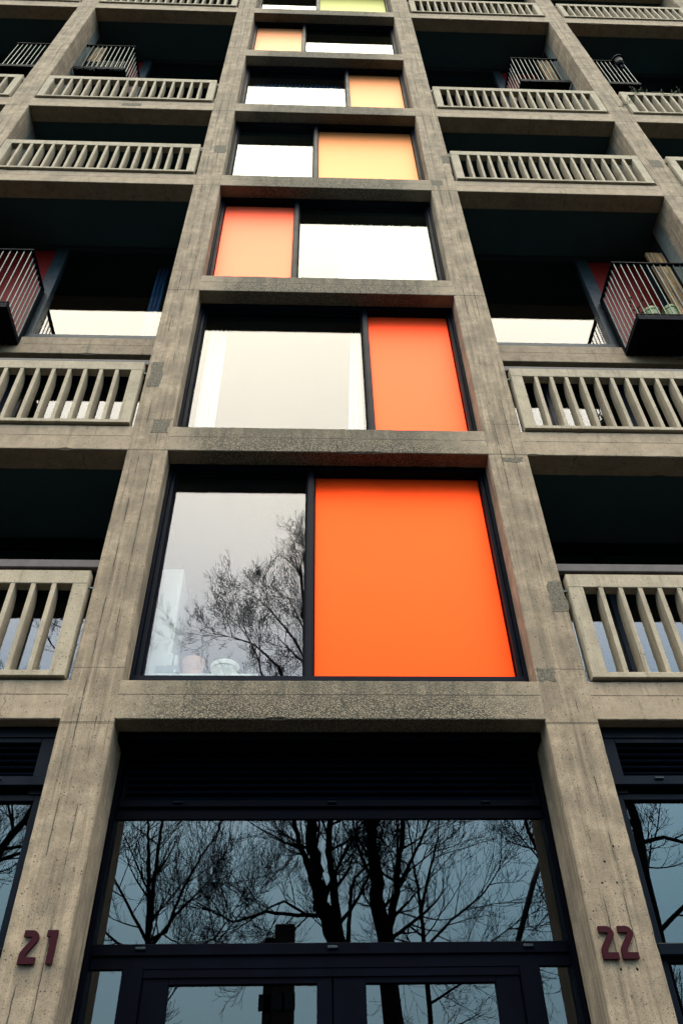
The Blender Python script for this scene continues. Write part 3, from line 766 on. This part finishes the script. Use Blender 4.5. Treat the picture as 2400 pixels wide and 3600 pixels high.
# big multi stemmed tree
big = dict(wob=.14, n={1: 4, 2: 5, 3: 6}, ang=(26, 60), len=(.46, .76), upk=.95, upadd=.035, up=.08, reach=.80)
tree('bare_tree', (.45, Y, -G), [
    (g2([(.62, -G), (.52, -1.5), (.40, 1.0), (.323, 1.66), (.13, 2.17), (.007, 2.71), (-.076, 3.28), (-.06, 3.9), (.0, 5.2), (-.05, 6.6), (-.25, 7.6), (-.35, 9.0)]), .20, .03, 15),
    (g2([(-.04, 2.68), (-.185, 3.02), (-.302, 3.34), (-.392, 3.74), (-.7, 5.0), (-1.0, 6.2), (-1.2, 7.0), (-1.5, 7.7)]), .055, .012, 11),
    (g2([(.45, 1.2), (.36, 1.94), (.29, 2.65), (.214, 3.18), (.25, 3.8), (.35, 5.2), (.1, 6.5), (-.15, 7.9), (-.3, 9.6)]), .085, .02, 12),
    ([(.5, Y, 1.0), (.52, Y, 1.66), (.541, Y, 2.05), (.60, Y, 2.55), (.667, Y, 2.74), (.90, Y, 2.96)], .045, .018, 4),
    ([(.20, Y, 2.12), (-.305, Y, 2.13), (-.824, Y, 2.18), (-1.379, Y, 2.03), (-1.75, Y, 2.2)], .038, .012, 9),
    ([(-.20, Y, 2.15), (-.546, Y-.1, 2.39), (-.831, Y-.2, 2.30), (-1.2, Y-.3, 2.1)], .024, .010, 6),
    ([(-.3, Y, 5.6), (-.8, Y+.3, 6.7), (-1.3, Y+.5, 7.1), (-1.8, Y+.6, 7.2)], .035, .010, 7),
    ([(-.05, Y, 6.6), (-.5, Y-.3, 7.8), (-1.0, Y-.4, 8.6), (-1.4, Y-.5, 9.1)], .03, .009, 9)],
    'big bare tree forking into several dark stems, nearest the entrance', big, 3, seed=8)
tree('bare_tree', (1.3, Y, -G), [
    (g2([(1.42, -G), (1.33, -1), (1.20, .8), (1.128, 1.65), (1.06, 2.34), (.992, 2.95), (.996, 3.77), (1.05, 5.5), (.9, 7.0), (.7, 8.6), (.5, 10.2)]), .19, .03, 13),
    (g2([(1.15, 1.5), (1.204, 1.93), (1.361, 2.49), (1.466, 3.11), (1.576, 3.77), (1.8, 5.5), (2.1, 7.5)]), .085, .015, 12),
    (g2([(1.45, 2.65), (1.60, 2.9), (1.745, 3.17), (1.977, 3.6), (2.4, 4.6), (2.8, 6.0)]), .038, .010, 8),
    ([(1.02, Y, 3.3), (.6, Y+.3, 4.4), (.3, Y+.4, 5.6), (.35, Y+.5, 7.4)], .05, .012, 8),
    ([(.98, Y, 6.0), (.4, Y-.3, 7.2), (-.1, Y-.4, 8.6), (-.3, Y-.5, 10.0)], .035, .010, 9)],
    'bare tree with one thick straight trunk and a slimmer right stem', big, 3, seed=15)
tree('bare_tree', (1.85, Y-.4, -G), [
    (g2([(1.86, -G), (1.84, 0), (1.827, 1.66), (1.817, 2.16), (1.80, 2.70), (1.745, 3.17), (1.70, 4.2)], Y-.4), .055, .010, 13),
    (g2([(1.82, 2.3), (2.059, 3.07), (2.242, 3.6), (2.4, 4.6)], Y-.4), .03, .008, 9),
    ([(1.82, Y-.4, 1.7), (2.3, Y-.2, 2.1), (2.9, Y-.1, 2.5), (3.3, Y, 3.0)], .026, .008, 10),
    ([(1.82, Y-.4, 1.4), (2.4, Y-.7, 1.6), (3.0, Y-.8, 1.9), (3.6, Y-.9, 2.3)], .026, .008, 10),
    ([(1.82, Y-.4, 1.9), (1.60, Y-.4, 2.07), (1.40, Y-.4, 1.95)], .022, .010, 4),
    ([(1.84, Y-.4, .9), (2.6, Y-.4, 1.3), (3.3, Y-.4, 1.6)], .022, .008, 8)],
    'thin bare tree with arching twigs, right of the thick trunk', dict(lime, up=.02, upadd=.05, wob=.16), 2, seed=22)
tree('bare_tree', (5.6, Y-.3, -G), [
    ([(5.6, Y, -G), (5.5, Y, -1), (5.45, Y, 1.0), (5.6, Y, 3.0), (5.7, Y, 5.0), (5.9, Y, 8.0)], .17, .04, 12),
    ([(5.5, Y, 1.4), (4.7, Y, 2.2), (4.10, Y, 2.8), (3.97, Y, 3.1), (3.84, Y, 3.55), (3.80, Y, 4.4), (3.6, Y, 5.6)], .07, .015, 12),
    ([(5.55, Y, 2.6), (5.4, Y+.3, 2.95), (5.9, Y+.4, 3.05), (6.6, Y+.5, 2.8), (7.2, Y+.6, 2.9)], .05, .015, 9),
    ([(5.5, Y, 3.4), (5.0, Y-.3, 4.4), (4.6, Y-.4, 5.6), (4.3, Y-.5, 7.2)], .05, .012, 10),
    ([(5.6, Y, 1.7), (6.3, Y+.3, 2.2), (6.9, Y+.4, 2.0), (7.5, Y+.4, 2.3)], .04, .012, 8)],
    'bare tree behind the right shop front with a hooked side limb', big, 3, seed=31)
tree('bare_tree', (-6.0, Y, -G), [
    ([(-6.2, Y, -G), (-6.1, Y, -1), (-5.9, Y, 1.0), (-5.8, Y, 3.0), (-5.7, Y, 5.5), (-5.9, Y, 9.0)], .2, .04, 13),
    ([(-5.85, Y, 2.2), (-5.4, Y, 2.95), (-5.05, Y, 3.6), (-4.7, Y, 4.8), (-4.5, Y, 6.3)], .085, .02, 13),
    ([(-5.9, Y, 2.5), (-5.3, Y+.2, 2.75), (-4.8, Y+.3, 2.9), (-4.3, Y+.4, 3.4)], .05, .012, 9),
    ([(-5.75, Y, 4.4), (-6.4, Y-.3, 5.6), (-6.9, Y-.4, 7.2)], .06, .015, 10),
    ([(-5.72, Y, 4.0), (-5.1, Y-.2, 5.2), (-4.8, Y-.2, 6.0), (-4.6, Y-.3, 6.6)], .05, .012, 12),
    ([(-5.7, Y, 5.2), (-5.2, Y+.3, 6.4), (-4.9, Y+.4, 7.8)], .05, .015, 10)],
    'large dark bare tree behind the left shop front', big, 3, seed=44)
# farther row behind, copies of two of them
base_trees = [o for o in COL.objects if o.get('category') == 'tree']
k = 0
for x, y, s_, src, rz in ((-8, -16, .44, 1, .6), (-4.5, -17, .45, 0, 1.9), (-1.8, -16, .42, 4, 2.6), (.4, -18, .46, 1, 4.1), (2.2, -16, .45, 5, .9), (4.6, -17, .44, 1, 3.4), (8.5, -16, .45, 2, 4.4), (-11, -17, .46, 5, 2.2), (12, -16, .45, 4, 5.2)):
    o = base_trees[src]; c = o.copy(); COL.objects.link(c); c.location = (x, y, 0); c.rotation_euler = (0, 0, rz); c.scale = (s_, s_, s_)
    for ch in o.children:
        d = ch.copy(); COL.objects.link(d); d.parent = c
    side = ('far left', 'left', 'left of centre', 'centre', 'right of centre', 'right', 'far right', 'outermost left', 'outermost right')[k]; k += 1
    tag(c, 'small bare tree in the far row across the street, %s' % side, 'tree', 'distant bare trees')
    ORG[c] = Vector((x, y, 0))
# distant hedge mass, tower and crane seen only as reflections
random.seed(5)
hd = MB()
for q in range(7000):
    x = random.uniform(-26, 26); hh = 6.4+1.6*noise.noise(Vector((x*.25, 3, 0)))+.8*noise.noise(Vector((x*1.1, 0, 5)))
    z = random.uniform(0, 1)**.8*hh; y = -24+random.uniform(-1.5, 1.5); a = random.uniform(0, PI); l = random.uniform(.25, .6)
    u = Vector((math.cos(a), random.uniform(-.3, .3), math.sin(a)+.4))*l; w_ = Vector((-math.sin(a), 0, math.cos(a)))*random.uniform(.05, .16)
    p = Vector((x, y, z-G)); hd.add([p-u, p+w_, p+u, p-w_], [(0, 1, 2, 3)])
ob('far_hedge', hd, M['leaf'], None, (0, -24, -G), 'dark hedge far across the street, dimly mirrored in the doors', 'hedge', kind='stuff')
def far_block(x0, x1, y0, y1, z1, label, steps=()):
    r = thing('distant_building', ((x0+x1)/2, y0, -G), label, 'building', 'distant buildings')
    m = MB().box(x0, x1, y0, y1, -G, z1, .1)
    for a, b, z0_, z1_ in steps: m.box(a, b, y0+1, y1-1, z0_, z1_, .1)
    ob('wall', m, M['farwall'], r, ((x0+x1)/2, y0, -G))
    wn = MB(); nx = max(2, int((x1-x0)/2.4)); nz = int((z1+G)/3)
    for a in range(nx):
        for b in range(nz):
            cx = x0+(x1-x0)*(a+.5)/nx; cz = -G+1.5+b*3
            if cz+1 < z1: wn.box(cx-.6, cx+.6, y1+.02, y1+.06, cz, cz+1.4)
    ob('windows', wn, M['farglass'], r, ((x0+x1)/2, y1, -G))
far_block(-3.3, -1.35, -84, -80, 25.5, 'narrow far tower with a stepped top', ())
far_block(-4.25, -3.301, -83.5, -80.5, 24.45, 'lower shoulder of the narrow far tower', ())
far_block(3.5, 10, -64, -56, 8.0, 'low far block behind the right hand trees')
far_block(-14, -6.5, -64, -56, 7.0, 'low far block behind the left hand trees')
cr = thing('tower_crane', (3.5, -80, -G), 'luffing crane far away to the right of the trees', 'crane')
ct = MB(); a = Vector((27, -80, 20)); 
def up_(x, z): return x*5.78-.147*(-4.78), z
# mast and jib laid out at their real distance
k_ = (80.8+4.84)/(9.8+4.84)
def far(x, z): return Vector((-.147+(x+.147)*k_, -80, -2.844+(z+2.844)*k_))
ct.tube([far(3.25, 1.5), far(3.759, 2.627), far(3.96, 3.0)], .30, 6)
ob('jib', ct, M['crane'], cr, (18, -80, 20))
ct = MB(); ct.tube([far(3.25, 1.5)+Vector((0, 0, -26-G)), far(3.25, 1.5)], .5, 6); ob('mast', ct, M['crane'], cr, (18, -80, 0))
ct = MB(); ct.tube([far(3.80, 2.7), far(3.95, 2.2), far(3.98, 1.7)], .07, 4).tube([far(3.62, 2.4), far(3.55, 1.95), far(3.72, 1.85)], .07, 4); ob('cable', ct, M['crane'], cr, (18, -80, 20))

# ------------------------------------------------------------------ light
SUN_EL, SUN_AZ = math.radians(42), math.radians(-6)      # azimuth from the street side, seen from the facade
wd = bpy.data.worlds.new('World'); S.world = wd; wd.use_nodes = True
nt = wd.node_tree; nt.nodes.clear()
def wn(t, **k):
    n = nt.nodes.new(t)
    for a, v in k.items(): setattr(n, a, v)
    return n
out = wn('ShaderNodeOutputWorld'); bg = wn('ShaderNodeBackground'); bg.inputs[1].default_value = .10
sky = wn('ShaderNodeTexSky', sky_type='NISHITA', sun_disc=False, sun_elevation=SUN_EL, sun_rotation=PI-SUN_AZ, air_density=1.0, dust_density=6.0, ozone_density=1.0)
tc = wn('ShaderNodeTexCoord'); sp = wn('ShaderNodeSeparateXYZ'); rp = wn('ShaderNodeValToRGB'); rp.color_ramp.interpolation = 'B_SPLINE'
nt.links.new(tc.outputs['Generated'], sp.inputs[0]); 
cl_ = wn('ShaderNodeTexNoise'); cl_.inputs['Scale'].default_value = 2.2; cl_.inputs['Detail'].default_value = 4
nt.links.new(tc.outputs['Generated'], cl_.inputs[0])
ad = wn('ShaderNodeMath', operation='MULTIPLY_ADD'); ad.inputs[1].default_value = .10
sb = wn('ShaderNodeMath', operation='ADD'); sb.inputs[1].default_value = -.05
nt.links.new(cl_.outputs[0], ad.inputs[0]); nt.links.new(sp.outputs[2], ad.inputs[2]); nt.links.new(ad.outputs[0], sb.inputs[0]); nt.links.new(sb.outputs[0], rp.inputs[0])
# overcast cloud layer: dim and cool near the horizon, bright and warm overhead (radiance before the 0.1 strength)
els = rp.color_ramp.elements
stops = [(0.0, (.03, .08, .11)), (.30, (.05, .19, .28)), (.42, (.12, .28, .38)), (.55, (.33, .43, .60)), (.70, (.88, .84, .78)), (.85, (1.05, .94, .76)), (1.0, (1.15, 1.0, .75))]
while len(els) < len(stops): els.new(.5)
for e_, (p, c) in zip(els, stops): e_.position = p; e_.color = (*c, 1)
K_SKY = 30.0
mu = wn('ShaderNodeVectorMath', operation='SCALE'); mu.inputs[3].default_value = K_SKY
# the sky is brighter on the sun's side than towards the flanks and behind the block
dt = wn('ShaderNodeVectorMath', operation='DOT_PRODUCT'); dt.inputs[1].default_value = (0, -.80, .60)
mr = wn('ShaderNodeMapRange', interpolation_type='SMOOTHSTEP')
for i_, v_ in ((1, -.05), (2, .85), (3, .12), (4, 1.08)): mr.inputs[i_].default_value = v_
nt.links.new(tc.outputs['Generated'], dt.inputs[0]); nt.links.new(dt.outputs['Value'], mr.inputs[0])
m2 = wn('ShaderNodeVectorMath', operation='SCALE'); nt.links.new(rp.outputs[0], m2.inputs[0]); nt.links.new(mr.outputs[0], m2.inputs[3])
nt.links.new(m2.outputs[0], mu.inputs[0])
mx = wn('ShaderNodeMix', data_type='RGBA'); mx.inputs[0].default_value = .90
nt.links.new(sky.outputs[0], mx.inputs[6]); nt.links.new(mu.outputs[0], mx.inputs[7])
nt.links.new(mx.outputs[2], bg.inputs[0]); nt.links.new(bg.outputs[0], out.inputs[0])
sl_ = bpy.data.lights.new('sun', 'SUN'); sl_.energy = .8; sl_.angle = math.radians(175); sl_.color = (1.0, .88, .70)
so = bpy.data.objects.new('sun', sl_); COL.objects.link(so); so.location = (0, -20, 30)
dv = Vector((math.sin(SUN_AZ)*math.cos(SUN_EL), -math.cos(SUN_AZ)*math.cos(SUN_EL), math.sin(SUN_EL)))
so.rotation_euler = dv.to_track_quat('Z', 'Y').to_euler()

# ------------------------------------------------------------------ camera
f = 2907.68; yaw, pit, rol = [math.radians(a) for a in (2.8778, 44.7066, -1.4218)]
cy, sy, cp, sp_ = math.cos(yaw), math.sin(yaw), math.cos(pit), math.sin(pit)
fw = Vector((sy*cp, cy*cp, sp_)); rt = Vector((cy, -sy, 0)); up = rt.cross(fw)
r2 = rt*math.cos(rol)+up*math.sin(rol); u2 = up*math.cos(rol)-rt*math.sin(rol)
cam = bpy.data.cameras.new('camera'); co = bpy.data.objects.new('camera', cam); COL.objects.link(co)
mt = Matrix((r2, u2, -fw)).transposed().to_4x4(); mt.translation = Vector((-.14688, -4.83997, -2.84420+G)); co.matrix_world = mt
cam.sensor_fit = 'VERTICAL'; cam.sensor_height = 36; cam.lens = f/3600*36; cam.clip_start = .05; cam.clip_end = 2000
S.camera = co
S.view_settings.view_transform = 'Standard'; S.view_settings.look = 'None'; S.view_settings.exposure = 1.3; S.view_settings.gamma = 1
S.render.engine = 'CYCLES'; S.cycles.max_bounces = 8; S.cycles.diffuse_bounces = 2; S.cycles.adaptive_threshold = .004; S.cycles.transparent_max_bounces = 12
